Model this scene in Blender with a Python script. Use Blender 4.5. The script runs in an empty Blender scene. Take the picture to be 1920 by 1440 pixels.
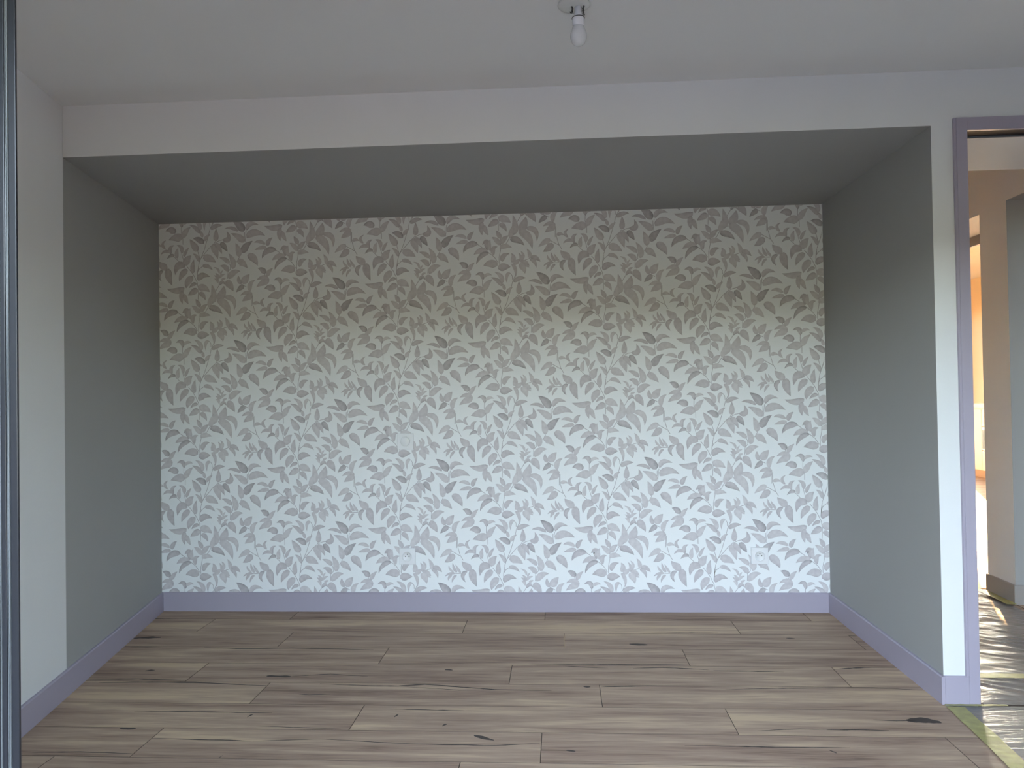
import bpy, bmesh, math, random
from mathutils import Vector, Matrix, noise

random.seed(7)
scene = bpy.context.scene
COL = scene.collection

# ------------------------------------------------------------------ camera
F_PX, YAW, PITCH, ROLL = 1411.846, -0.06228, 0.01373, -0.01561
CAM_H = 1.10936
fwd = Vector((math.sin(YAW) * math.cos(PITCH), math.cos(YAW) * math.cos(PITCH), math.sin(PITCH)))
rgt0 = Vector((math.cos(YAW), -math.sin(YAW), 0))
up0 = rgt0.cross(fwd)
rgt = math.cos(ROLL) * rgt0 + math.sin(ROLL) * up0
upv = -math.sin(ROLL) * rgt0 + math.cos(ROLL) * up0
cam_data = bpy.data.cameras.new('camera')
cam_data.sensor_width = 36.0
cam_data.lens = F_PX / 1920 * 36
cam_data.clip_start = 0.02
cam = bpy.data.objects.new('camera', cam_data)
COL.objects.link(cam)
M = Matrix(((rgt.x, upv.x, -fwd.x, 0), (rgt.y, upv.y, -fwd.y, 0), (rgt.z, upv.z, -fwd.z, CAM_H), (0, 0, 0, 1)))
cam.matrix_world = M
scene.camera = cam

# ------------------------------------------------------------------ sky, sun, exposure
SUN_TO = Vector((0.36, 0.90, 0.26)).normalized()         # towards the evening sun, behind the house
world = bpy.data.worlds.new('sky')
scene.world = world
world.use_nodes = True
wn = world.node_tree
wn.nodes.clear()
sky = wn.nodes.new('ShaderNodeTexSky')
sky.sky_type = 'NISHITA'
sky.sun_disc = False
sky.sun_elevation = math.radians(15)
sky.sun_rotation = math.radians(22)
sky.altitude = 200
sky.air_density = 1.0
sky.dust_density = 1.5
sky.ozone_density = 1.0
bg = wn.nodes.new('ShaderNodeBackground')
bg.inputs['Strength'].default_value = 0.90
wo = wn.nodes.new('ShaderNodeOutputWorld')
hsv = wn.nodes.new('ShaderNodeHueSaturation')             # thin evening haze: less blue than a clear sky
hsv.inputs['Saturation'].default_value = 0.64
wn.links.new(sky.outputs[0], hsv.inputs['Color'])
wn.links.new(hsv.outputs[0], bg.inputs[0])
wn.links.new(bg.outputs[0], wo.inputs[0])
sd = bpy.data.lights.new('sun', 'SUN')
sd.energy = 36.0
sd.color = (1.0, 0.57, 0.27)
sd.angle = math.radians(0.6)
so = bpy.data.objects.new('sun', sd)
COL.objects.link(so)
so.rotation_euler = SUN_TO.to_track_quat('Z', 'Y').to_euler()
so.location = SUN_TO * 20
scene.view_settings.view_transform = 'Standard'
scene.view_settings.look = 'None'
scene.view_settings.gamma = 1.0
scene.view_settings.use_curve_mapping = False
scene.view_settings.exposure = 2.33
scene.cycles.max_bounces = 8
scene.cycles.diffuse_bounces = 5
scene.cycles.adaptive_threshold = 0.03
scene.cycles.caustics_reflective = False
scene.cycles.caustics_refractive = False

# ------------------------------------------------------------------ dimensions (metres)
D = 3.8539            # wallpapered back wall
YF = 2.7483           # front of the alcove
XR = 1.3314           # right side of the alcove
XL_B, XL_F = -2.1026, -1.8746
SL = (XL_B - XL_F) / (D - YF)
H_ALC = 2.039         # alcove soffit
H_CEIL = 2.235
HB = 0.0977           # baseboard
Y_WIN = 0.30           # inner face of the window wall; the camera stands in its opening
Y_PAN = 1.06          # black-framed glass panel beside the camera
TOP = 2.62
def xl(y): return XL_F + SL * (y - YF)

# ------------------------------------------------------------------ material helpers
def mat(name, color, rough=0.6, metal=0.0, spec=0.5):
    m = bpy.data.materials.new(name)
    m.use_nodes = True
    b = m.node_tree.nodes['Principled BSDF']
    b.inputs['Base Color'].default_value = (*color, 1)
    b.inputs['Roughness'].default_value = rough
    b.inputs['Metallic'].default_value = metal
    b.inputs['Specular IOR Level'].default_value = spec
    return m
def N(m, t, **kw):
    n = m.node_tree.nodes.new(t)
    for k, v in kw.items(): setattr(n, k, v)
    return n
def link(m, a, b): m.node_tree.links.new(a, b)
def bsdf(m): return m.node_tree.nodes['Principled BSDF']
def rolled(name, color, rough=0.75, scale=260, bump=0.0, vary=0.03):
    """Wall paint with the faint orange-peel of a paint roller."""
    m = mat(name, color, rough, spec=0.3)
    tc = N(m, 'ShaderNodeTexCoord')
    if bump:
      nz = N(m, 'ShaderNodeTexNoise'); nz.inputs['Scale'].default_value = scale; nz.inputs['Detail'].default_value = 1
      bp = N(m, 'ShaderNodeBump'); bp.inputs['Strength'].default_value = bump; bp.inputs['Distance'].default_value = 0.001
      link(m, tc.outputs['Object'], nz.inputs['Vector']); link(m, nz.outputs['Fac'], bp.inputs['Height'])
      link(m, bp.outputs['Normal'], bsdf(m).inputs['Normal'])
    n2 = N(m, 'ShaderNodeTexNoise'); n2.inputs['Scale'].default_value = 1.7; n2.inputs['Detail'].default_value = 2
    link(m, tc.outputs['Object'], n2.inputs['Vector'])
    mx = N(m, 'ShaderNodeMix', data_type='RGBA')
    mx.inputs['A'].default_value = (*[c * (1 - vary) for c in color], 1)
    mx.inputs['B'].default_value = (*[c * (1 + vary) for c in color], 1)
    link(m, n2.outputs['Fac'], mx.inputs['Factor']); link(m, mx.outputs['Result'], bsdf(m).inputs['Base Color'])
    return m

M_WHITE = rolled('white_paint', (0.66, 0.67, 0.685))
M_CEIL = rolled('ceiling_paint', (0.725, 0.73, 0.735), scale=180)
M_GREY = rolled('grey_paint', (0.328, 0.330, 0.328), scale=320, bump=0.2)
M_MAUVE = rolled('mauve_gloss_paint', (0.345, 0.315, 0.39), rough=0.42, scale=90, bump=0.0)
M_HALLBASE = rolled('grey_brown_paint', (0.30, 0.28, 0.27), rough=0.5, scale=90, bump=0.0)
M_PAPER = rolled('wallpaper_ground', (0.775, 0.795, 0.82), rough=0.8, scale=420, bump=0.0, vary=0.01)
M_PLASTIC = mat('white_plastic', (0.76, 0.765, 0.80), 0.22)
M_HOLE = mat('dark_hole', (0.03, 0.03, 0.03), 0.6)
M_BLACK = mat('black_aluminium', (0.012, 0.013, 0.018), 0.32)
M_HIGHLIGHT = mat('highlight_grey', (0.11, 0.12, 0.13), 0.3)  # lighter than the frame: highlight put into the colour
M_TRACK = mat('dark_rail_metal', (0.012, 0.014, 0.02), 0.7, 0.0, 0.2)
M_LIP = mat('rail_lip', (0.11, 0.12, 0.14), 0.5)
M_KNOB_SHADE = mat('knob_shade_grey', (0.17, 0.175, 0.19), 0.5)
M_CHROME = mat('wire_metal', (0.05, 0.05, 0.045), 0.35, 0.5)
M_SUBFLOOR = mat('subfloor', (0.05, 0.045, 0.04), 0.9)
M_CONC = rolled('terrace_slab', (0.195, 0.20, 0.215), rough=0.85, scale=60)
M_BLOCKER = rolled('blocker_green', (0.035, 0.05, 0.02), rough=0.9, scale=30, bump=0.6, vary=0.3)
M_RENDER = rolled('facade_render', (0.58, 0.59, 0.60), rough=0.9, scale=120)
M_CREAM = rolled('cream_wall_paint', (0.72, 0.60, 0.45))
M_CABINET = mat('cream_cabinet', (0.82, 0.80, 0.74), 0.35)
M_WORKTOP = mat('worktop_edge', (0.72, 0.70, 0.66), 0.3)
M_OVEN = mat('oven_glass', (0.05, 0.02, 0.018), 0.15)
M_STEEL = mat('oven_trim', (0.55, 0.48, 0.40), 0.3, 0.7)
M_PLINTH = mat('plinth_wood', (0.50, 0.36, 0.24), 0.5)

def glass_material():
    m = bpy.data.materials.new('window_glass'); m.use_nodes = True
    nt = m.node_tree; nt.nodes.clear()
    o = nt.nodes.new('ShaderNodeOutputMaterial'); t = nt.nodes.new('ShaderNodeBsdfTransparent'); g = nt.nodes.new('ShaderNodeBsdfGlossy')
    t.inputs[0].default_value = (0.80, 0.84, 0.84, 1); g.inputs['Roughness'].default_value = 0.02
    f = nt.nodes.new('ShaderNodeFresnel'); f.inputs[0].default_value = 1.5; mx = nt.nodes.new('ShaderNodeMixShader')
    nt.links.new(f.outputs[0], mx.inputs[0]); nt.links.new(t.outputs[0], mx.inputs[1]); nt.links.new(g.outputs[0], mx.inputs[2])
    nt.links.new(mx.outputs[0], o.inputs[0])
    return m
M_GLASS = glass_material()

def film_material():
    m = bpy.data.materials.new('polythene_film'); m.use_nodes = True
    nt = m.node_tree; nt.nodes.clear()
    o = nt.nodes.new('ShaderNodeOutputMaterial'); t = nt.nodes.new('ShaderNodeBsdfTransparent'); g = nt.nodes.new('ShaderNodeBsdfGlossy')
    d = nt.nodes.new('ShaderNodeBsdfDiffuse'); d.inputs[0].default_value = (0.50, 0.48, 0.46, 1)
    t.inputs[0].default_value = (0.93, 0.93, 0.93, 1); g.inputs['Roughness'].default_value = 0.30
    tc = nt.nodes.new('ShaderNodeTexCoord'); mp = nt.nodes.new('ShaderNodeMapping'); mp.inputs['Rotation'].default_value = (0, 0, 0.45)
    mp.inputs['Scale'].default_value = (4, 22, 4)
    nz = nt.nodes.new('ShaderNodeTexNoise'); nz.inputs['Scale'].default_value = 1.4; nz.inputs['Detail'].default_value = 5; nz.inputs['Distortion'].default_value = 1.2
    bp = nt.nodes.new('ShaderNodeBump'); bp.inputs['Strength'].default_value = 0.5; bp.inputs['Distance'].default_value = 0.008
    nt.links.new(tc.outputs['Object'], mp.inputs[0]); nt.links.new(mp.outputs[0], nz.inputs['Vector']); nt.links.new(nz.outputs['Fac'], bp.inputs['Height'])
    nt.links.new(bp.outputs[0], g.inputs['Normal'])
    m1 = nt.nodes.new('ShaderNodeMixShader'); m1.inputs[0].default_value = 0.34
    nt.links.new(t.outputs[0], m1.inputs[1]); nt.links.new(d.outputs[0], m1.inputs[2])
    f = nt.nodes.new('ShaderNodeFresnel'); f.inputs[0].default_value = 1.5; nt.links.new(bp.outputs[0], f.inputs['Normal'])
    m2 = nt.nodes.new('ShaderNodeMixShader')
    fm = nt.nodes.new('ShaderNodeMath'); fm.operation = 'MULTIPLY'; fm.inputs[1].default_value = 0.55
    nt.links.new(f.outputs[0], fm.inputs[0]); nt.links.new(fm.outputs[0], m2.inputs[0]); nt.links.new(m1.outputs[0], m2.inputs[1]); nt.links.new(g.outputs[0], m2.inputs[2])
    nt.links.new(m2.outputs[0], o.inputs[0])
    return m
M_FILM = film_material()

def tape_material():
    m = mat('yellow_masking_tape', (0.46, 0.44, 0.12), 0.5)
    tc = N(m, 'ShaderNodeTexCoord'); nz = N(m, 'ShaderNodeTexNoise'); nz.inputs['Scale'].default_value = 35; nz.inputs['Detail'].default_value = 5
    cr = N(m, 'ShaderNodeValToRGB')
    cr.color_ramp.elements[0].position = 0.3; cr.color_ramp.elements[0].color = (0.27, 0.25, 0.10, 1)
    cr.color_ramp.elements[1].position = 0.7; cr.color_ramp.elements[1].color = (0.37, 0.345, 0.125, 1)
    link(m, tc.outputs['Object'], nz.inputs['Vector']); link(m, nz.outputs['Fac'], cr.inputs[0]); link(m, cr.outputs[0], bsdf(m).inputs['Base Color'])
    return m
M_TAPE = tape_material()

def wood_material(name, stops):
    """Grey-brown oak laminate: long streaks along the plank (x), fine pores, per-plank shift."""
    m = mat(name, (0.3, 0.25, 0.2), 0.55, spec=0.14)
    tc = N(m, 'ShaderNodeTexCoord'); oi = N(m, 'ShaderNodeObjectInfo')
    cx = N(m, 'ShaderNodeCombineXYZ')
    for k, s in enumerate((41.0, 97.0, 13.0)):
        mt = N(m, 'ShaderNodeMath', operation='MULTIPLY'); mt.inputs[1].default_value = s
        link(m, oi.outputs['Random'], mt.inputs[0]); link(m, mt.outputs[0], cx.inputs[k])
    def streak(sx, sy, scale, detail, dist=0.0):
        mp = N(m, 'ShaderNodeMapping'); mp.inputs['Scale'].default_value = (sx, sy, 1)
        link(m, tc.outputs['Object'], mp.inputs[0])
        ad = N(m, 'ShaderNodeVectorMath', operation='ADD'); link(m, mp.outputs[0], ad.inputs[0]); link(m, cx.outputs[0], ad.inputs[1])
        nz = N(m, 'ShaderNodeTexNoise'); nz.inputs['Scale'].default_value = scale; nz.inputs['Detail'].default_value = detail
        nz.inputs['Distortion'].default_value = dist
        link(m, ad.outputs[0], nz.inputs['Vector'])
        return nz.outputs['Fac']
    broad = streak(0.9, 9.0, 1.5, 3, 0.6)
    mid = streak(2.2, 38.0, 1.6, 5, 0.8)
    fine = streak(9.0, 230.0, 1.5, 3, 0.2)
    def mulf(a, k):
        n = N(m, 'ShaderNodeMath', operation='MULTIPLY'); link(m, a, n.inputs[0]); n.inputs[1].default_value = k; return n.outputs[0]
    def addf(a, b):
        n = N(m, 'ShaderNodeMath', operation='ADD'); link(m, a, n.inputs[0])
        if isinstance(b, float): n.inputs[1].default_value = b
        else: link(m, b, n.inputs[1])
        return n.outputs[0]
    t = addf(addf(mulf(broad, 0.54), mulf(mid, 0.27)), addf(mulf(fine, 0.19), mulf(oi.outputs['Random'], 0.07)))
    t = addf(t, -0.04)
    cr = N(m, 'ShaderNodeValToRGB')
    els = cr.color_ramp.elements
    els[0].position, els[0].color = stops[0][0], (*stops[0][1], 1)
    els[1].position, els[1].color = stops[-1][0], (*stops[-1][1], 1)
    for p, c in stops[1:-1]:
        e = els.new(p); e.color = (*c, 1)
    link(m, t, cr.inputs[0]); link(m, cr.outputs[0], bsdf(m).inputs['Base Color'])
    bp = N(m, 'ShaderNodeBump'); bp.inputs['Strength'].default_value = 0.12; bp.inputs['Distance'].default_value = 0.0008
    link(m, fine, bp.inputs['Height']); link(m, bp.outputs['Normal'], bsdf(m).inputs['Normal'])
    return m
M_WOOD = wood_material('oak_laminate', [(0.34, (0.175, 0.115, 0.086)), (0.43, (0.305, 0.212, 0.157)), (0.51, (0.378, 0.274, 0.202)), (0.62, (0.53, 0.395, 0.265))])
M_WOODCRACK = mat('dark_wood_grain', (0.055, 0.046, 0.042), 0.7, 0, 0.1)
M_GROOVE = mat('board_groove', (0.085, 0.065, 0.052), 0.8, 0, 0.1)
M_KNOT = mat('dark_wood_knot', (0.075, 0.062, 0.056), 0.7, 0, 0.1)

def leaf_material():
    """Watercolour leaf print: tint from the 'shade' attribute, mottled like pigment."""
    m = mat('leaf_print', (0.5, 0.45, 0.48), 0.8, spec=0.25)
    at = N(m, 'ShaderNodeAttribute', attribute_name='shade')
    tc = N(m, 'ShaderNodeTexCoord'); nz = N(m, 'ShaderNodeTexNoise'); nz.inputs['Scale'].default_value = 55; nz.inputs['Detail'].default_value = 4
    link(m, tc.outputs['Object'], nz.inputs['Vector'])
    sc_ = N(m, 'ShaderNodeMath', operation='MULTIPLY_ADD'); sc_.inputs[1].default_value = 0.5; sc_.inputs[2].default_value = -0.25
    link(m, nz.outputs['Fac'], sc_.inputs[0])
    ad = N(m, 'ShaderNodeMath', operation='ADD'); link(m, sc_.outputs[0], ad.inputs[0]); link(m, at.outputs['Fac'], ad.inputs[1])
    cr = N(m, 'ShaderNodeValToRGB'); e = cr.color_ramp.elements
    e[0].position, e[0].color = 0.0, (0.645, 0.628, 0.648, 1)
    e[1].position, e[1].color = 1.0, (0.185, 0.18, 0.195, 1)
    x = e.new(0.35); x.color = (0.51, 0.482, 0.515, 1)
    link(m, ad.outputs[0], cr.inputs[0]); link(m, cr.outputs[0], bsdf(m).inputs['Base Color'])
    return m
M_LEAF = leaf_material()

# ------------------------------------------------------------------ mesh helpers
def obj(name, bm, mats, parent=None, smooth=False):
    me = bpy.data.meshes.new(name)
    bmesh.ops.recalc_face_normals(bm, faces=bm.faces[:])
    bm.to_mesh(me); bm.free()
    for m in (mats if isinstance(mats, (list, tuple)) else [mats]): me.materials.append(m)
    if smooth:
        for p in me.polygons: p.use_smooth = True
    o = bpy.data.objects.new(name, me); COL.objects.link(o)
    if parent: o.parent = parent
    return o
def empty(name, loc=(0, 0, 0)):
    o = bpy.data.objects.new(name, None); COL.objects.link(o); o.location = loc; o.empty_display_size = 0.05
    return o
def tag(o, label=None, cat=None, group=None, kind=None):
    if label: o['label'] = label
    if cat: o['category'] = cat
    if group: o['group'] = group
    if kind: o['kind'] = kind
    return o
def add_box(bm, x0, x1, y0, y1, z0, z1, mi=0):
    v = [bm.verts.new((x, y, z)) for z in (z0, z1) for y in (y0, y1) for x in (x0, x1)]
    fs = []
    for q in ((0, 2, 3, 1), (4, 5, 7, 6), (0, 1, 5, 4), (2, 6, 7, 3), (0, 4, 6, 2), (1, 3, 7, 5)):
        f = bm.faces.new([v[i] for i in q]); f.material_index = mi; fs.append(f)
    return fs            # bottom, top, -y, +y, -x, +x
def box(name, x0, x1, y0, y1, z0, z1, m, parent=None, bevel=0.0):
    bm = bmesh.new(); add_box(bm, x0, x1, y0, y1, z0, z1)
    if bevel:
        bmesh.ops.bevel(bm, geom=bm.edges[:], offset=bevel, segments=2, affect='EDGES', profile=0.5)
    return obj(name, bm, m, parent)
def add_prism(bm, poly, z0, z1, mi=0):
    a = [bm.verts.new((x, y, z0)) for x, y in poly]; b = [bm.verts.new((x, y, z1)) for x, y in poly]
    n = len(poly)
    bm.faces.new(a[::-1]).material_index = mi; bm.faces.new(b).material_index = mi
    side = []
    for i in range(n):
        f = bm.faces.new((a[i], a[(i + 1) % n], b[(i + 1) % n], b[i])); f.material_index = mi; side.append(f)
    return side
def add_profile(bm, p0, p1, nrm, prof):
    """Extrude a profile [(out, up)] from p0 to p1; nrm points away from the wall."""
    rows = []
    for p in (p0, p1):
        rows.append([bm.verts.new((p[0] + nrm[0] * o, p[1] + nrm[1] * o, p[2] + u)) for o, u in prof])
    n = len(prof)
    for i in range(n):
        j = (i + 1) % n
        bm.faces.new((rows[0][i], rows[0][j], rows[1][j], rows[1][i]))
    bm.faces.new(rows[0][::-1]); bm.faces.new(rows[1])
def add_lathe(bm, prof, c=(0, 0, 0), seg=24, axis='Z'):
    rings = []
    for r, h in prof:
        ring = []
        for k in range(seg):
            a = 2 * math.pi * k / seg
            x, y = r * math.cos(a), r * math.sin(a)
            p = (x, y, h) if axis == 'Z' else (x, -h, y)
            ring.append(bm.verts.new((c[0] + p[0], c[1] + p[1], c[2] + p[2])))
        rings.append(ring)
    for a, b in zip(rings, rings[1:]):
        for k in range(seg):
            bm.faces.new((a[k], a[(k + 1) % seg], b[(k + 1) % seg], b[k]))
    if prof[0][0] > 1e-6: bm.faces.new(rings[0][::-1])
    if prof[-1][0] > 1e-6: bm.faces.new(rings[-1])
def add_tube(bm, pts, r, seg=8):
    rings = []
    pts = [Vector(p) for p in pts]
    for i, p in enumerate(pts):
        d = (pts[min(i + 1, len(pts) - 1)] - pts[max(i - 1, 0)]).normalized()
        a = d.cross(Vector((0, 0, 1)));  a = a if a.length > 1e-3 else d.cross(Vector((1, 0, 0)))
        a.normalize(); b = d.cross(a)
        rings.append([bm.verts.new(p + r * (math.cos(t) * a + math.sin(t) * b)) for t in [2 * math.pi * k / seg for k in range(seg)]])
    for x, y in zip(rings, rings[1:]):
        for k in range(seg): bm.faces.new((x[k], x[(k + 1) % seg], y[(k + 1) % seg], y[k]))
    bm.faces.new(rings[0][::-1]); bm.faces.new(rings[-1])
def clip_poly(poly, n, d):
    """Keep the side n.p <= d."""
    out = []
    for i in range(len(poly)):
        a, b = poly[i], poly[(i + 1) % len(poly)]
        da, db = n[0] * a[0] + n[1] * a[1] - d, n[0] * b[0] + n[1] * b[1] - d
        if da <= 0: out.append(a)
        if (da < 0) != (db < 0) and abs(da - db) > 1e-12:
            t = da / (da - db); out.append((a[0] + t * (b[0] - a[0]), a[1] + t * (b[1] - a[1])))
    return out

# ------------------------------------------------------------------ tables measured off the wallpaper and the floor (millimetres)
LEAVES = [
    (-194,87,-194,123,-167,146,22,0),(-93,135,-121,158,-159,146,22,0),(-93,133,-123,132,-161,108,29,0),
    (349,-249,318,-237,284,-251,19,0),(347,-252,323,-262,294,-282,29,0),(-30,115,-38,146,-67,142,19,2),
    (-25,129,-5,144,17,139,14,0),(-66,85,-87,104,-118,99,30,1),(-27,55,-57,64,-102,52,37,1),(-22,60,-10,91,19,119,26,0),
    (-119,5,-135,29,-117,50,13,0),(-178,18,-161,26,-141,18,15,0),(-97,-16,-120,-8,-145,-24,15,0),(-89,-24,-94,7,-72,23,16,1),
    (-72,-38,-89,-31,-112,-49,15,2),(-55,-47,-59,-18,-50,8,18,0),(-31,-22,-33,9,-58,23,18,0),(-19,-39,-10,-15,8,9,15,0),
    (-7,-87,-3,-58,21,-33,34,0),(33,-127,27,-94,36,-55,22,0),(62,-69,52,-41,30,-24,16,0),(56,-12,37,17,13,53,30,1),
    (88,27,63,49,32,55,26,2),(67,82,49,109,13,128,20,1),(71,97,63,133,32,155,20,0),(113,147,95,136,94,98,15,1),
    (128,101,157,119,191,121,20,1),(94,40,103,60,124,76,16,0),(84,61,78,80,74,95,14,0),(153,39,156,67,156,106,24,0),
    (190,46,223,49,217,88,24,1),(180,31,198,11,217,-17,25,2),(137,22,150,-7,165,-55,32,0),(147,24,169,8,187,-29,23,0),
    (84,-50,117,-51,154,-73,34,0),(276,87,241,106,203,103,15,1),(305,85,283,119,246,149,35,2),
    (-210,-225,-190,-193,-145,-199,22,1),(-210,-266,-168,-239,-111,-257,33,1),(305,28,282,55,237,78,30,0),
    (303,-29,314,3,353,35,32,2),(277,-48,276,-12,261,26,27,0),(226,-81,205,-60,173,-48,20,0),(242,-110,246,-71,223,-28,27,0),
    (270,-78,294,-78,325,-109,32,0),(-208,-357,-175,-374,-153,-414,34,1),(-110,-303,-141,-287,-170,-292,16,0),
    (-105,-318,-133,-320,-168,-330,18,0),(329,-432,310,-417,304,-398,9,0),(347,-432,332,-415,324,-385,13,0),
    (366,-436,351,-417,339,-393,11,0),(337,-439,308,-440,284,-454,11,0),(320,-447,306,-456,299,-474,12,0),
    (345,-447,328,-461,319,-485,11,0),(-109,-98,-136,-85,-160,-59,32,0),(-132,-111,-156,-131,-143,-166,18,2),
    (-102,-99,-104,-139,-84,-189,34,1),(-14,-95,-50,-86,-68,-134,34,0),(1,-109,-27,-129,-46,-168,28,0),
    (30,-145,2,-171,-9,-206,31,0),(48,-187,29,-186,8,-205,16,1),(-18,-203,-61,-218,-114,-206,28,1),
    (-26,-218,-35,-251,-29,-287,22,0),(-20,-235,-12,-263,3,-289,20,0),(54,-212,30,-226,1,-244,28,1),
    (56,-212,85,-206,119,-228,34,0),(59,-238,80,-243,96,-272,22,0),(65,-308,55,-286,42,-265,20,0),
    (58,-168,78,-141,120,-148,28,2),(80,-93,108,-92,136,-114,18,0),(170,-132,165,-111,142,-98,10,0),
    (175,-137,182,-127,191,-116,8,0),(171,-157,182,-144,204,-135,13,0),(170,-160,163,-142,150,-130,12,0),
    (165,-181,158,-154,143,-142,10,0),(165,-184,158,-169,144,-158,9,0),(183,-167,194,-161,206,-157,10,0),
    (169,-196,187,-178,203,-193,15,2),(217,-124,205,-100,176,-92,23,0),(223,-163,247,-131,285,-123,28,0),
    (204,-176,227,-193,247,-228,32,0),(290,-191,277,-170,276,-146,18,0),(299,-191,313,-165,335,-140,33,0),
    (305,-199,285,-211,262,-233,22,2),(137,-285,141,-244,130,-187,28,0),(113,-306,122,-274,133,-235,22,0),
    (161,-271,186,-239,196,-198,36,0),(194,-259,243,-272,251,-326,24,1),(156,-276,203,-299,228,-365,37,0),
    (113,-315,150,-317,187,-346,28,2),(68,-335,82,-311,106,-293,23,0),(62,-357,88,-347,122,-354,22,0),
    (63,-342,44,-316,20,-299,22,0),(-3,-367,-7,-326,-30,-336,28,1),(11,-369,6,-338,12,-312,17,0),
    (-52,-334,-99,-337,-129,-375,28,1),(-97,-312,-93,-288,-72,-268,20,1),(-3,-377,-39,-368,-75,-387,28,0),
    (4,-382,-36,-394,-62,-437,21,2),(47,-447,13,-435,-26,-445,35,1),(29,-394,26,-360,49,-349,20,0),
    (-116,-458,-126,-438,-152,-427,25,2),(-102,-472,-94,-450,-71,-428,20,0),(50,-463,80,-454,114,-455,34,1),
    (73,-427,79,-398,110,-386,23,0),(119,-431,130,-409,120,-385,22,0),(129,-438,148,-429,164,-414,21,0),
    (165,-429,168,-406,156,-383,13,0),(167,-423,180,-399,168,-375,15,0),(212,-414,214,-392,199,-363,18,0),
    (219,-411,244,-411,268,-432,21,0),(213,-418,237,-432,246,-462,16,1),(167,-431,191,-433,211,-452,18,0),
    (157,-441,179,-460,188,-491,28,0),(189,-443,199,-452,211,-459,10,0),(119,-439,138,-465,139,-509,16,0),
    (322,-325,295,-330,259,-357,25,0),(329,-337,313,-361,282,-381,30,1),]
STEMS = [
    (70,-57,92,-4,112,59,124,106,140,140,142,161),(72,-50,126,12,147,29,151,38),(151,31,175,42,193,45),(56,-12,65,-43,70,-55),
    (69,-57,60,-84),(60,-86,54,-120,53,-163),(-2,-92,20,-120,35,-142,51,-176,58,-214,55,-267),(65,-308,66,-357,56,-405,56,-439),
    (80,-93,63,-106,54,-122),(-72,-38,-46,-64),(-92,-317,-52,-336,-37,-346,-3,-374,31,-401,51,-432),
    (-181,66,-181,20,-168,-28,-153,-54),(-211,-7,-168,-32),(216,-161,218,-125,232,-110,231,-91,224,-78),
    (169,-196,152,-223,139,-283),(153,-276,111,-305),(135,-283,108,-310,97,-330,62,-359),(310,80,309,52,306,29),
    (-213,-228,-220,-288),(281,-49,265,-75),(-31,119,-32,88,-24,57,-24,26),(-32,-20,-21,-59),(123,115,122,134,113,147),
    (337,-439,366,-439),(59,-100,54,-125,53,-163),(165,-431,193,-420,212,-414),(290,-191,307,-201,317,-206),(347,-252,346,-308),
    (-116,-458,-108,-479,-93,-500),]
CRACKS = [
    (8.9,-1530,2610,-1280,2612,-1027,2609),(9.3,-1358,2405,-1088,2399,-1014,2393),(5.6,-1014,2393,-794,2417),
    (7.2,-794,2417,-495,2390,-221,2387,-80,2405),(11.1,-1891,2906,-1689,2913,-1495,2903),
    (13.5,-1825,2872,-1681,2880,-1444,2882,-1145,2854),(10.6,-1972,3288,-1801,3291),(34.4,-2001,3406,-1941,3418,-1874,3423),
    (12.5,-1599,3282,-1426,3272,-1201,3283,-831,3271),(28.2,-1184,2954,-1138,2953,-1085,2952),
    (8.6,-1086,2954,-932,2980,-775,2960),(11.7,-943,2880,-748,2863,-634,2862,-533,2883,-379,2856,-259,2837,-47,2832),
    (6.1,-634,2862,-395,2829,-155,2840),(12.2,-137,3108,117,3102,244,3111,525,3110),(7.7,-2,3086,178,3066),
    (11.9,279,3066,397,3079,579,3056),(10.4,138,2872,224,2879,349,2887),(7.1,-617,2653,-449,2649,-352,2646),
    (8.6,594,3048,865,3039),(14.1,1071,3072,1191,3092,1319,3118),(8.2,598,2856,773,2871,931,2879,1145,2884,1312,2868),
    (45.8,1140,2605,1202,2609,1246,2596),(8.3,1032,2608,1104,2602,1184,2607),(8.7,852,2526,955,2530,1050,2527),
    (7.8,375,2404,536,2403,655,2401,880,2404),(15.7,810,2388,818,2378,827,2368),(11.6,354,3512,573,3520,709,3521),
    (16.3,-410,2523,-404,2532,-396,2536),(17.3,-588,2590,-584,2599,-577,2607),(15.7,4,2361,18,2358,32,2355),
    (17.6,-480,3036,-465,3036,-447,3033),(15.6,74,2873,88,2871,100,2871),(21.6,-1103,2577,-1099,2587,-1091,2594),
    (13.6,-1069,2281,-1065,2288,-1063,2298),(20.0,-1502,2476,-1470,2472,-1446,2475),(22.7,-295,2455,-265,2441,-227,2423),
    (31.8,291,3362,335,3355,369,3353),(18.0,-2108,3718,-2036,3710,-1950,3706),(17.7,-1711,2999,-1695,3006,-1674,3006),
    (11.2,1235,3496,1315,3486),(14.8,994,3449,1011,3450,1031,3445),(6.9,-990,2775,-948,2771,-870,2778),
    (5.9,627,2514,768,2531,870,2530),(5.2,-1043,2506,-893,2498,-745,2490),(5.4,-1356,2276,-1495,2279,-1670,2280),
    (7.7,-1683,2298,-1530,2306,-1353,2300),]

# ================================================================== THE SETTING
def struct(o): return tag(o, kind='structure')

# walls of the room and alcove -------------------------------------------------
bm = bmesh.new()                                            # left wall, white in the room, grey inside the alcove
segs = [(Y_WIN - 0.15, YF, 0), (YF, D + 0.15, 1)]
for y0, y1, mi in segs:
    add_prism(bm, [(xl(y0), y0), (xl(y1), y1), (xl(y1) - 0.18, y1), (xl(y0) - 0.18, y0)], -0.03, TOP, mi)
struct(obj('wall_left', bm, [M_WHITE, M_GREY]))

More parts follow.
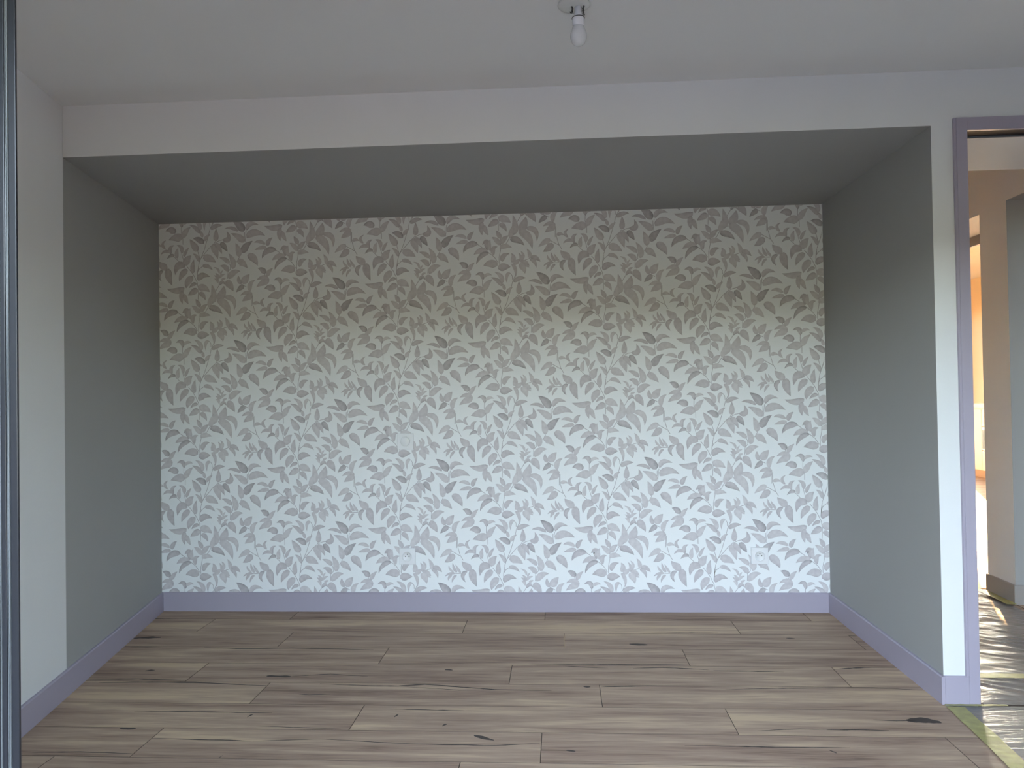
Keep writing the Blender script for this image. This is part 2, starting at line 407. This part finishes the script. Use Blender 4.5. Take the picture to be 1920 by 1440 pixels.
bm = bmesh.new()                                            # lintel over the alcove: white front, grey soffit
add_prism(bm, [(xl(YF) + 0.0005, YF), (XR, YF), (XR, D - 0.0002), (xl(D) + 0.0005, D - 0.0002)], H_ALC, TOP, 0)
for f in bm.faces:
    if f.calc_center_median().z < H_ALC + 1e-4: f.material_index = 1
struct(obj('wall_lintel', bm, [M_WHITE, M_GREY]))

bm = bmesh.new()                                            # right alcove wall: grey inside, white end and hall side
fs = add_box(bm, XR, 1.447, YF, 4.0, -0.03, TOP, 0)
fs[4].material_index = 1
struct(obj('wall_right', bm, [M_WHITE, M_GREY]))

wall_back = struct(box('wall_back', -2.3, 1.6, D + 0.0008, D + 0.16, -0.03, TOP, M_WHITE))
struct(box('wall_over_door', 1.447, 2.28, YF, 3.254, 2.045, TOP, M_WHITE))
struct(box('wall_front', 2.28, 2.80, YF, 3.254, -0.03, TOP, M_WHITE))
struct(box('wall_side', 2.62, 2.80, Y_WIN - 0.15, YF, -0.03, TOP, M_WHITE))
struct(box('ceiling', -2.3, 2.80, Y_WIN - 0.15, YF + 0.02, H_CEIL, TOP, M_CEIL))

# window wall round the opening the daylight comes through --------------------
VX0, VX1, VZ = -1.20, 1.25, 1.87
bm = bmesh.new()
add_box(bm, -2.6, VX0, Y_WIN - 0.25, Y_WIN, -0.03, 3.0)
add_box(bm, VX1, 2.80, Y_WIN - 0.25, Y_WIN, -0.03, 3.0)
add_box(bm, VX0, VX1, Y_WIN - 0.25, Y_WIN, VZ, 3.0)
struct(obj('wall_window', bm, M_RENDER))
# black sliding glass leaf parked against that wall: only its stepped stile shows
PX0, PZ = -1.40, H_CEIL - 0.001
win = struct(empty('window_1', (-1.1, 1.0, 0)))
def wbox(name, x0, x1, y0, y1, z0, z1, m, bevel=0.0):
    return box(name, x0 + 1.1, x1 + 1.1, y0 - 1.0, y1 - 1.0, z0, z1, m, win, bevel)
wx = -0.7505
wbox('stile', wx - 0.0105, wx, 1.0, 1.004, 0.002, PZ, M_BLACK, 0.0008)
wbox('edge_highlight', wx - 0.0128, wx - 0.0112, 0.9985, 1.004, 0.002, PZ, M_HIGHLIGHT, 0.0004)  # these paler strips paint in the highlights along the profile edges
wbox('edge_highlight', wx - 0.0146, wx - 0.0136, 0.9985, 1.004, 0.002, PZ, M_HIGHLIGHT, 0.0004)
wbox('stile', wx - 0.0215, wx - 0.0148, 0.997, 1.004, 0.002, PZ, M_BLACK, 0.0008)
wbox('edge_highlight', wx - 0.0230, wx - 0.0216, 0.9955, 1.004, 0.002, PZ, M_HIGHLIGHT, 0.0004)
wbox('stile', wx - 0.0800, wx - 0.0232, 0.995, 1.030, 0.002, PZ, M_BLACK, 0.001)
wbox('stile', PX0, PX0 + 0.07, 0.995, 1.050, 0.002, PZ, M_BLACK, 0.001)
wbox('rail', PX0 + 0.07, wx - 0.08, 0.995, 1.050, 0.002, 0.09, M_BLACK, 0.001)
wbox('rail', PX0 + 0.07, wx - 0.08, 0.995, 1.050, PZ - 0.08, PZ, M_BLACK, 0.001)
wbox('pane', PX0 + 0.07, wx - 0.08, 1.016, 1.026, 0.09, PZ - 0.08, M_GLASS)

# hall and kitchen beyond the doorway -----------------------------------------
XH = 2.305
bm = bmesh.new()
fs = add_box(bm, XH, 3.0, 3.254, 4.003, 2.065, TOP); fs[0].material_index = 1   # over the grey niche
add_box(bm, XH, 2.43, 4.003, 4.25, 2.065, TOP)
add_box(bm, XH, 2.597, 4.25, 6.4, 2.05, TOP)               # over the kitchen opening
add_box(bm, XH, 2.597, 6.4, 7.2, -0.03, TOP)
struct(obj('wall_hall', bm, [M_WHITE, M_GREY]))
bm = bmesh.new()
fs = add_box(bm, XH, 3.6, 4.003, 4.25, -0.03, 2.065); fs[2].material_index = 1
struct(obj('wall_niche', bm, [M_WHITE, M_GREY]))
struct(box('wall_niche_back', 3.0, 3.12, 3.254, 4.003, -0.03, TOP, M_GREY))
struct(box('wall_hall_side', 1.33, 1.447, 4.013, 7.2, -0.03, TOP, M_WHITE))
struct(box('wall_hall_end', 1.33, XH, 7.2, 7.35, -0.03, TOP, M_WHITE))
struct(box('wall_kitchen_side', 5.72, 5.87, 4.25, 11.0, -0.03, TOP, M_CREAM))
struct(box('wall_kitchen_near', 3.6, 5.87, 4.10, 4.25, -0.03, TOP, M_CREAM))
struct(box('wall_kitchen_back', 2.45, 2.597, 7.2, 11.0, -0.03, TOP, M_CREAM))
KZ0, KZ1 = 0.12, 2.2
bm = bmesh.new()
for xa, xb in ((2.45, 3.4), (4.5, 5.0), (5.62, 5.87)): add_box(bm, xa, xb, 11.0, 11.2, -0.03, TOP)
for xa, xb in ((3.4, 4.5), (5.0, 5.62)):
    add_box(bm, xa, xb, 11.0, 11.2, -0.03, KZ0); add_box(bm, xa, xb, 11.0, 11.2, KZ1, TOP)
struct(obj('wall_kitchen_end', bm, M_CREAM))
for nm, xa, xb in (('window_2', 3.4, 4.5), ('window_3', 5.0, 5.62)):
    w2 = struct(empty(nm, (xa, 11.1, 0))); ww = xb - xa
    for x in (0, ww - 0.05): box('stile', x, x + 0.05, -0.03, 0.03, KZ0, KZ1, M_WHITE, w2)
    box('rail', 0.05, ww - 0.05, -0.03, 0.03, KZ0, KZ0 + 0.06, M_WHITE, w2)
    box('rail', 0.05, ww - 0.05, -0.03, 0.03, KZ1 - 0.06, KZ1, M_WHITE, w2)
    box('pane', 0.05, ww - 0.05, -0.004, 0.004, KZ0 + 0.06, KZ1 - 0.06, M_GLASS, w2)
struct(box('ceiling_hall', 1.33, 5.95, 3.254, 11.2, TOP - 0.02, TOP + 0.12, M_WHITE))
struct(box('trim_1', 2.597, 2.62, 4.25, 6.4, 1.99, 2.05, M_HALLBASE))

# outside -----------------------------------------------------------------------
struct(box('ground', -24, 26, -24, Y_WIN - 0.02, -0.12, -0.03, M_CONC))
struct(box('wall_sky_blocker', -23, 25, -12.4, -12.0, -0.03, 2.9, M_BLOCKER))  # unseen screen added behind the camera to block the low sky

# ------------------------------------------------------------------ floor of separate planks
floor = struct(box('floor', -2.3, 2.62, Y_WIN - 0.01, YF + 0.5, -0.03, -0.0085, M_SUBFLOOR))
PLANK_L, PLANK_W, ROW0 = 1.2775, 0.20435, 2.2775
starts = {-1: -1.594, 0: -1.352, 1: -0.717, 2: -1.143, 3: -0.210, 4: -0.767, 5: -1.272, 6: -0.469, 7: -0.088,
          -2: -0.90, -3: -1.31, -4: -0.55, -5: -1.0, -6: -0.2}
def plank_obj(poly, parent, m):
    """A board: grooved edges, top face 1.2 mm inside its outline."""
    x0, y0 = min(p[0] for p in poly), min(p[1] for p in poly)
    cx = sum(p[0] for p in poly) / len(poly); cy = sum(p[1] for p in poly) / len(poly)
    n = len(poly)
    def inset(d):
        out = []
        for i in range(n):
            a, b, c = Vector(poly[i - 1]), Vector(poly[i]), Vector(poly[(i + 1) % n])
            e1, e2 = (b - a).normalized(), (c - b).normalized()
            n1, n2 = Vector((-e1.y, e1.x)), Vector((-e2.y, e2.x))
            k = (n1 + n2); k = k / max(0.2, 1 + n1.dot(n2))
            out.append(b + k * d)
        return out
    bm = bmesh.new()
    lv = []
    for d, z in ((0.0003, -0.0085), (0.0003, -0.0014), (0.0012, 0.0)):
        lv.append([bm.verts.new((p.x - x0, p.y - y0, z)) for p in inset(d)])
    for a, b in zip(lv, lv[1:]):
        for i in range(n): bm.faces.new((a[i], a[(i + 1) % n], b[(i + 1) % n], b[i])).material_index = 1
    bm.faces.new(lv[-1]); bm.faces.new(lv[0][::-1])
    o = obj('plank', bm, [m, M_GROOVE], parent)
    o.location = (x0, y0, 0)
    return o
planks = []
nl = Vector((-1, SL)).normalized()                           # outward side of the left wall line x = xl(y)
for row in range(-25, 8):
    y0 = ROW0 + row * PLANK_W; y1 = y0 + PLANK_W
    if y1 > D: y1 = D - 0.001
    y0 = max(y0, Y_WIN + 0.002)
    s = starts.get(row, (row * 0.43) % PLANK_L - 1.2)
    while s > -2.2: s -= PLANK_L
    while s < 2.6:
        xr = 2.60 if y1 < YF else XR
        poly = [(s, y0), (min(s + PLANK_L, 2.61), y0), (min(s + PLANK_L, 2.61), y1), (s, y1)]
        if y0 < YF < y1: xr = XR
        poly = clip_poly(poly, (1, 0), xr - 0.001)
        if poly:
            d = nl.x * xl(0) + nl.y * 0 - 0.001
            poly = clip_poly(poly, nl, d)
        if len(poly) > 2 and max(p[0] for p in poly) - min(p[0] for p in poly) > 0.02:
            planks.append((plank_obj(poly, floor, M_WOOD), min(p[0] for p in poly), max(p[0] for p in poly), y0, y1))
        s += PLANK_L
# dark splits and knots printed along the boards
for ck in CRACKS:
    th, pts = ck[0] / 1000, [(ck[i] / 1000, ck[i + 1] / 1000) for i in range(1, len(ck), 2)]
    mid = pts[len(pts) // 2]
    own = [p for p in planks if p[1] <= mid[0] <= p[2] and p[3] <= mid[1] <= p[4]]
    if not own: continue
    pk, ax, bx_, ay, by_ = own[0]
    knot = ck[0] > 13 or (abs(pts[-1][0] - pts[0][0]) < 0.14)
    bm = bmesh.new(); dense = []
    for (xa, ya), (xb, yb) in zip(pts, pts[1:]):
        for k in range(8): dense.append((xa + (xb - xa) * k / 8, ya + (yb - ya) * k / 8))
    dense.append(pts[-1]); n = len(dense)
    lo, hi = [], []
    for i, (x, y) in enumerate(dense):
        t = i / (n - 1)
        w = 0.5 * th * (math.sin(math.pi * (0.04 + 0.92 * t)) ** (0.5 if knot else 0.7)) * (0.75 + 0.5 * noise.noise(Vector((x * 40, y * 30, 3))))
        y += 0.0012 * noise.noise(Vector((x * 25, y * 9, 1)))
        x = min(max(x, ax + 0.002), bx_ - 0.002)
        a, b = min(max(y - w, ay + 0.002), by_ - 0.003), min(max(y + w, ay + 0.003), by_ - 0.002)
        lo.append(bm.verts.new((x - pk.location.x, a - pk.location.y, 0.0002))); hi.append(bm.verts.new((x - pk.location.x, b - pk.location.y, 0.0002)))
    for i in range(n - 1): bm.faces.new((lo[i], lo[i + 1], hi[i + 1], hi[i]))
    obj('wood_knot' if knot else 'wood_split', bm, M_KNOT if knot else M_WOODCRACK, pk)

floor_h = struct(box('floor_hall', 1.447, 5.72, YF + 0.5, 11.0, -0.03, -0.0085, M_SUBFLOOR))
for row in range(2, 43):
    y0 = ROW0 + row * PLANK_W; y1 = y0 + PLANK_W
    if row == 2: y0 = YF + 0.002
    s = 1.449 - (row * 0.41) % PLANK_L
    lo_x = 1.449
    hi_x = 2.30 if y0 < 4.25 else 5.71
    if y0 > 3.254 and y1 < 4.0: hi_x = 2.99
    if y0 < 4.0 < y1: plank_obj([(2.302, y0), (2.99, y0), (2.99, 4.002), (2.302, 4.002)], floor_h, M_WOOD)
    while s < hi_x:
        a, b = max(s, lo_x), min(s + PLANK_L, hi_x)
        if b - a > 0.03: plank_obj([(a, y0), (b, y0), (b, y1), (a, y1)], floor_h, M_WOOD)
        s += PLANK_L

# ------------------------------------------------------------------ baseboards and door casing
PROF = [(0, 0), (0.012, 0), (0.012, HB - 0.004), (0.008, HB), (0, HB)]
bm = bmesh.new(); add_profile(bm, (XL_B + 0.0135, D, 0.0005), (XR - 0.0125, D, 0.0005), (0, -1), PROF)
struct(obj('baseboard_back', bm, M_MAUVE))
nr = Vector((1, -SL)).normalized()
bm = bmesh.new(); add_profile(bm, (xl(Y_PAN), Y_PAN, 0.0005), (xl(D - 0.001), D - 0.001, 0.0005), nr, PROF)
struct(obj('baseboard_left', bm, M_MAUVE))
bm = bmesh.new(); add_profile(bm, (XR, D - 0.001, 0.0005), (XR, YF - 0.012, 0.0005), (-1, 0), PROF)
struct(obj('baseboard_right', bm, M_MAUVE))
bm = bmesh.new(); add_profile(bm, (XR + 0.0005, YF, 0.0005), (1.4125, YF, 0.0005), (0, -1), PROF)
struct(obj('baseboard_end', bm, M_MAUVE))
for nm, a, b, nn in (('baseboard_niche', (XH - 0.012, 4.003, 0.0005), (3.0, 4.003, 0.0005), (0, -1)),
                     ('baseboard_jamb', (XH, 4.2495, 0.0005), (XH, 4.0035, 0.0005), (-1, 0))):
    bm = bmesh.new(); add_profile(bm, a, b, nn, PROF); struct(obj(nm, bm, M_HALLBASE))

bm = bmesh.new(); add_profile(bm, (2.3255, YF, 0.0005), (2.62, YF, 0.0005), (0, -1), PROF)
struct(obj('baseboard_front', bm, M_MAUVE))
bm = bmesh.new(); add_profile(bm, (2.62, YF - 0.0125, 0.0005), (2.62, Y_WIN + 0.01, 0.0005), (-1, 0), PROF)
struct(obj('baseboard_side', bm, M_MAUVE))
door = struct(empty('door_1', (1.86, YF, 0)))
def dbox(name, x0, x1, y0, y1, z0, z1, m, bevel=0.001):
    return box(name, x0 - 1.86, x1 - 1.86, y0 - YF, y1 - YF, z0, z1, m, door, bevel)
dbox('jamb', 1.4130, 1.4500, YF - 0.0125, YF - 0.0002, 0.001, 2.061, M_MAUVE)
dbox('jamb_edge', 1.4045, 1.4130, YF - 0.0115, YF - 0.0002, HB + 0.001, 2.061, M_MAUVE)
dbox('jamb_lining', 1.4475, 1.4500, YF, 3.254, 0.001, 2.0145, M_MAUVE)
dbox('head_casing', 1.4500, 2.28, YF - 0.0125, YF - 0.0002, 2.0145, 2.061, M_MAUVE)
dbox('head_lining', 1.4500, 2.28, YF + 0.075, 3.254, 2.0145, 2.0445, M_WHITE)
dbox('sliding_track', 1.4505, 2.28, YF + 0.001, YF + 0.070, 2.018, 2.0445, M_TRACK)
dbox('track_lip', 1.4505, 2.28, YF + 0.070, YF + 0.0745, 2.0115, 2.0445, M_LIP)
dbox('jamb', 2.28, 2.325, YF - 0.0125, YF - 0.0002, 0.001, 2.061, M_MAUVE)

# ------------------------------------------------------------------ wallpaper: strips with their printed leaf trails
TU, TZ = 0.5315, 0.6345
WW = XR - XL_B
Z_LO, Z_HI = HB - 0.002, H_ALC
NSTRIP = int(math.ceil(WW / TU))
strips = []
for k in range(NSTRIP):
    u0, u1 = k * TU, min((k + 1) * TU, WW)
    strips.append(box('wallpaper_strip', XL_B + u0 + 0.0001, XL_B + u1 - 0.0001, D, D + 0.0008, Z_LO, Z_HI, M_PAPER, wall_back))
prints = [bmesh.new() for _ in strips]
layers = [b.verts.layers.float_color.new('shade') for b in prints]
def put(k, rows):
    """rows: list of rings [(u, z, shade)...] joined by quads; clamped to the papered area."""
    b, la = prints[k], layers[k]
    vs = []
    for ring in rows:
        r = []
        for u, z, s, y in ring:
            v = b.verts.new((XL_B + min(max(u, 0.0005), WW - 0.0005), y, min(max(z, Z_LO), Z_HI - 0.0005)))
            s = min(max(s, 0), 1); v[la] = (s, s, s, 1); r.append(v)
        vs.append(r)
    for a, c in zip(vs, vs[1:]):
        for i in range(len(a) - 1):
            b.faces.new((a[i], a[i + 1], c[i + 1], c[i]))
NSEG = 11
def profile(t): return (t ** 0.60) * ((1 - t) ** 0.98) / ((0.38 ** 0.60) * (0.62 ** 0.98))
rnd = random.Random(3)
tone = [rnd.uniform(-0.06, 0.10) for _ in LEAVES]
sidev = [rnd.choice((-1, 1)) for _ in LEAVES]
def inside(u, z, m): return -m < u < WW + m and Z_LO - m < z < Z_HI + m
for col in range(-5, 6):
    for r in range(-4, 5):
        ou = 1.75 + col * TU
        oz = 0.95 + r * TZ - col * TZ / 2
        for st_ in STEMS:
            P = [(ou + st_[i] / 1000, oz + st_[i + 1] / 1000) for i in range(0, len(st_), 2)]
            if not any(inside(u, z, 0) for u, z in P): continue
            k = min(max(int(P[0][0] / TU), 0), NSTRIP - 1)
            rows = []
            for i, (u, z) in enumerate(P):
                a, c = P[max(i - 1, 0)], P[min(i + 1, len(P) - 1)]
                d = Vector((c[0] - a[0], c[1] - a[1])).normalized(); w = 0.00135
                rows.append([(u - d.y * w, z + d.x * w, 0.52, D - 0.00008), (u + d.y * w, z - d.x * w, 0.62, D - 0.00008)])
            put(k, rows)
        for li, (bu, bz, mu, mz, tu, tz, w, dk) in enumerate(LEAVES):
            cu, cz = ou + mu / 1000, oz + mz / 1000
            if not inside(cu, cz, 0.06): continue
            k = min(max(int(cu / TU), 0), NSTRIP - 1)
            B, Mm, T = Vector((bu, bz)) / 1000, Vector((mu, mz)) / 1000, Vector((tu, tz)) / 1000
            C = 2 * Mm - 0.5 * (B + T)
            y = D - 0.0001 - li * 2.5e-6
            rows = []
            for i in range(NSEG + 1):
                t = i / NSEG
                p = (1 - t) ** 2 * B + 2 * t * (1 - t) * C + t * t * T
                d = (2 * (1 - t) * (C - B) + 2 * t * (T - C)).normalized(); nn = Vector((-d.y, d.x))
                h = 0.585 * w / 1000 * profile(t) + 0.0003
                base = 0.20 + tone[li] + (0.17 if dk == 2 else 0.05 if dk == 1 else 0)
                e1 = base + (0.18, 0.50, 0.56)[dk] * (0.4 + 0.6 * abs(2 * t - 1))
                e2 = base + 0.06 + 0.10 * (dk == 2)
                if sidev[li] < 0: e1, e2 = e2, e1
                tip = 0.22 * max(0, t - 0.72) / 0.28 + 0.16 * max(0, 0.15 - t) / 0.15
                ring = []
                for f, s in ((-1, e1), (-0.72, 0.45 * e1 + 0.55 * base), (0.1, base - 0.02), (0.75, base), (1, e2)):
                    q = p + nn * (h * f)
                    ring.append((ou + q.x, oz + q.y, s + tip, y))
                rows.append(ring)
            put(k, rows)
for k, s in enumerate(strips):
    o = obj('leaf_print', prints[k], M_LEAF, s)
    for p in o.data.polygons:
        if p.normal.y > 0: p.flip()
    o['kind'] = 'stuff'

# ================================================================== THINGS
def plate(name, x, z, label, cat, group=None):
    e = tag(empty(name, (x, D, z)), label, cat, group)
    box('face_plate', -0.0415, 0.0415, -0.0125, -0.0004, -0.0415, 0.0415, M_PLASTIC, e, 0.0015)
    return e
def outlet(x, z, label):
    e = plate('power_outlet', x, z, label, 'outlet', 'power outlets on the wallpapered wall')
    bm = bmesh.new()                                         # round well standing proud with a lip
    add_lathe(bm, [(0.0258, 0.012), (0.0262, 0.0155), (0.0240, 0.0165), (0.0222, 0.0155), (0.0215, 0.0128), (0.0, 0.0128)], axis='Y', seg=36)
    w = obj('socket_well', bm, M_PLASTIC, e, True)
    for px, pz in ((-0.0095, 0.001), (0.0095, 0.001), (0.0, 0.0115)):
        bm = bmesh.new(); add_lathe(bm, [(0.0028, 0.0129), (0.0028, 0.0134), (0.0, 0.0134)], (px, 0, pz), 14, 'Y')
        obj('pin_hole', bm, M_HOLE, w)
outlet(-0.793, 0.284, 'white square power outlet straight below the round dimmer on the leafy wallpaper')
outlet(0.987, 0.283, 'white square power outlet beside the grey alcove side, far from the dimmer')
e = plate('dimmer_switch', -0.795, 0.875, 'white square dimmer switch with a round knob halfway up the leafy wallpaper', 'switch')
bm = bmesh.new()
add_lathe(bm, [(0.0244, 0.0120), (0.0240, 0.0195), (0.0222, 0.0215), (0.0, 0.0220)], axis='Y', seg=40)
obj('knob', bm, M_PLASTIC, e, True)
bm = bmesh.new()
add_lathe(bm, [(0.0270, 0.0120), (0.0270, 0.0130), (0.0244, 0.0130)], axis='Y', seg=40)
obj('knob_shade_ring', bm, M_KNOB_SHADE, e)  # grey ring paints in the shade of the groove round the knob
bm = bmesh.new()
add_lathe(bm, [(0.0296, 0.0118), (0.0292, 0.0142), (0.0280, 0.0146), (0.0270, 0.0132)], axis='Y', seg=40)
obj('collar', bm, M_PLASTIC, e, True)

# bare bulb hanging from the ceiling ------------------------------------------
M_BULB = mat('frosted_bulb', (0.62, 0.64, 0.66), 0.05)
M_ROSE = mat('clear_rose', (0.60, 0.61, 0.60), 0.25)
lx, ly = 0.073, 2.17
e = tag(empty('ceiling_light', (lx, ly, H_CEIL)), 'unlit frosted bulb in a white holder with twisted wires under the ceiling', 'light')
bm = bmesh.new(); add_lathe(bm, [(0.046, -0.0002), (0.047, -0.004), (0.044, -0.007), (0.030, -0.010), (0.0, -0.011)], (-0.012, 0, 0), 36)
obj('ceiling_rose', bm, M_ROSE, e, True)
bm = bmesh.new(); add_lathe(bm, [(0.0105, -0.008), (0.0105, -0.028), (0.0125, -0.030), (0.0125, -0.036), (0.0165, -0.041)], seg=28)
obj('stem_tube', bm, M_PLASTIC, e, True)
bm = bmesh.new(); add_lathe(bm, [(0.0, -0.0395), (0.0165, -0.0395), (0.0175, -0.043), (0.0168, -0.066), (0.0160, -0.067), (0.0, -0.067)], seg=32)
obj('lamp_holder', bm, M_PLASTIC, e, True)
bm = bmesh.new(); add_tube(bm, [(0.0178 * math.cos(a), 0.0178 * math.sin(a), -0.042) for a in [2 * math.pi * k / 36 for k in range(37)]], 0.0013, 6)
obj('holder_ring', bm, M_CHROME, e, True)
bm = bmesh.new()
add_lathe(bm, [(0.0160, -0.0660), (0.0166, -0.0690), (0.0185, -0.0745), (0.0212, -0.0805), (0.0232, -0.0870), (0.0240, -0.0940),
               (0.0234, -0.1010), (0.0216, -0.1080), (0.0184, -0.1140), (0.0140, -0.1185), (0.0080, -0.1212), (0.0, -0.1222)], seg=36)
obj('bulb', bm, M_BULB, e, True)
for sgn, x0, zb in ((-1, -0.0195, -0.026), (1, 0.0165, -0.037)):
    bm = bmesh.new()
    for ph in (0, math.pi):
        pts = []
        for k in range(40):
            t = k / 39
            a = ph + t * 6 * math.pi
            pts.append((x0 + 0.0024 * math.cos(a) - sgn * 0.003 * math.sin(3 * t), -0.006 + 0.0024 * math.sin(a), -0.009 + (zb + 0.009) * t))
        add_tube(bm, pts, 0.0010, 6)
    if sgn < 0:
        add_tube(bm, [(x0 + 0.004 * math.cos(a), -0.006, zb + 0.001 + 0.004 * math.sin(a)) for a in [math.pi * (1 + k / 9) for k in range(10)]], 0.0012, 6)
    obj('twisted_wire', bm, M_CHROME, e, True)

# protective film and tape on the walkway -------------------------------------
def film(name, x0, x1, y0, y1, label, nx, ny, seed, amp):
    bm = bmesh.new(); g = []
    for j in range(ny + 1):
        row = []
        for i in range(nx + 1):
            x, y = x0 + (x1 - x0) * i / nx, y0 + (y1 - y0) * j / ny
            u = x * 0.9 - y * 0.55; v = x * 0.55 + y * 0.9
            h = abs(noise.noise(Vector((u * 2.2, v * 13, seed)))) * 0.6 + 0.5 * abs(noise.noise(Vector((u * 7, v * 21, seed + 5))))
            h2 = noise.noise(Vector((x * 4, y * 4, seed + 9)))
            edge = min(1, min(i, nx - i, j, ny - j) / 9)
            row.append(bm.verts.new((x, y, 0.0012 + edge * amp * max(0, 0.75 - h * 1.9) * (0.6 + 0.6 * h2))))
        g.append(row)
    for j in range(ny):
        for i in range(nx): bm.faces.new((g[j][i], g[j][i + 1], g[j + 1][i + 1], g[j + 1][i]))
    return tag(obj(name, bm, M_FILM, None, True), label, 'plastic sheet')
film('floor_film', 1.360, 2.58, 1.12, 2.725, 'smooth clear plastic sheet on the room floor beside the long yellow tape', 50, 66, 2.0, 0.004)
film('floor_film', 1.463, 2.27, 2.74, 4.60, 'crumpled clear plastic sheet covering the hall floor through the doorway', 90, 200, 8.0, 0.016)
def tape(label, pts, w, z=0.0020):
    """A strip of tape along a polyline on the floor, edges slightly torn."""
    bm = bmesh.new(); a, b = [], []
    dense = []
    for p, q in zip(pts, pts[1:]):
        for k in range(16): dense.append((p[0] + (q[0] - p[0]) * k / 16, p[1] + (q[1] - p[1]) * k / 16))
    dense.append(pts[-1])
    for i, (x, y) in enumerate(dense):
        p, q = dense[max(i - 1, 0)], dense[min(i + 1, len(dense) - 1)]
        d = Vector((q[0] - p[0], q[1] - p[1])).normalized()
        w1 = w / 2 + 0.0035 * noise.noise(Vector((x * 9, y * 9, 4))); w2 = w / 2 + 0.0035 * noise.noise(Vector((x * 11, y * 11, 8)))
        zz = z + 0.0012 * abs(noise.noise(Vector((x * 30, y * 30, 1))))
        a.append((x - d.y * w1, y + d.x * w1, zz)); b.append((x + d.y * w2, y - d.x * w2, zz))
    top = [[bm.verts.new(p) for p in a], [bm.verts.new(p) for p in b]]
    bot = [[bm.verts.new((p[0], p[1], p[2] - 0.0004)) for p in a], [bm.verts.new((p[0], p[1], p[2] - 0.0004)) for p in b]]
    for i in range(len(a) - 1):
        bm.faces.new((top[0][i], top[0][i + 1], top[1][i + 1], top[1][i])); bm.faces.new((bot[0][i], bot[1][i], bot[1][i + 1], bot[0][i + 1]))
        for s in (0, 1): bm.faces.new((top[s][i], bot[s][i], bot[s][i + 1], top[s][i + 1]))
    for i in (0, len(a) - 1): bm.faces.new((top[0][i], top[1][i], bot[1][i], bot[0][i]))
    return tag(obj('masking_tape', bm, M_TAPE), label, 'tape', 'yellow tape holding the plastic sheets')
tape('long yellow tape on the wood floor running from the white wall end towards the viewer', [(1.352, 2.716), (1.338, 2.50), (1.318, 2.29), (1.30, 1.9), (1.29, 1.14)], 0.062, 0.0030)
tape('short yellow tape along the foot of the mauve door jamb', [(1.325, 2.7265), (1.47, 2.7265), (1.535, 2.729)], 0.012, 0.0042)
tape('yellow tape laid straight across the crumpled sheet in the doorway', [(1.47, 2.985), (1.9, 2.982), (2.26, 2.978)], 0.045, 0.0125)
tape('yellow tape at the foot of the hall wall end beyond the doorway', [(2.262, 4.25), (2.262, 3.96)], 0.05, 0.0125)
tape('yellow tape across the far edge of the crumpled hall sheet', [(1.47, 4.17), (2.22, 4.17)], 0.04, 0.0125)

# kitchen units at the far end --------------------------------------------------
XK = 5.13
def base_unit(y0, y1, label, oven=False):
    e = tag(empty('kitchen_cabinet', (XK, y0, 0)), label, 'cabinet', 'kitchen base cabinets')
    w = y1 - y0
    box('carcass', 0.022, 0.575, 0.001, w - 0.001, 0.092, 0.855, M_CABINET, e)
    box('plinth', 0.03, 0.05, 0.0, w, 0.001, 0.091, M_PLINTH, e)
    if not oven:
        dr = box('door', 0.0, 0.0215, 0.002, w - 0.002, 0.094, 0.835, M_CABINET, e, 0.002)
        box('handle', -0.022, -0.008, w / 2 - 0.07, w / 2 + 0.07, 0.80, 0.812, M_STEEL, dr, 0.002)
    else:
        box('drawer', 0.0, 0.0215, 0.002, w - 0.002, 0.094, 0.33, M_CABINET, e, 0.002)
        box('panel', 0.0, 0.0215, 0.002, w - 0.002, 0.625, 0.835, M_CABINET, e, 0.002)
    return e
base_unit(8.93, 9.524, 'cream base cabinet with the built-in oven at the far end', True)
base_unit(9.525, 10.124, 'cream base cabinet with one door at the end of the kitchen row')
base_unit(8.33, 8.929, 'cream base cabinet nearest to the hall opening')
ov = tag(empty('built_in_oven', (XK, 8.94, 0.34)), 'dark glass built-in oven in the cream kitchen cabinet', 'oven')
box('oven_frame', -0.004, 0.0205, 0.003, 0.572, 0.0, 0.28, M_STEEL, ov, 0.002)
box('oven_glass', -0.007, -0.0045, 0.03, 0.56, 0.018, 0.245, M_OVEN, ov, 0.001)
tag(box('kitchen_worktop', XK - 0.02, 5.715, 8.30, 10.13, 0.8565, 0.903, M_WORKTOP, None, 0.003), 'pale worktop over the cream kitchen cabinets', 'worktop')

bpy.context.view_layer.update()
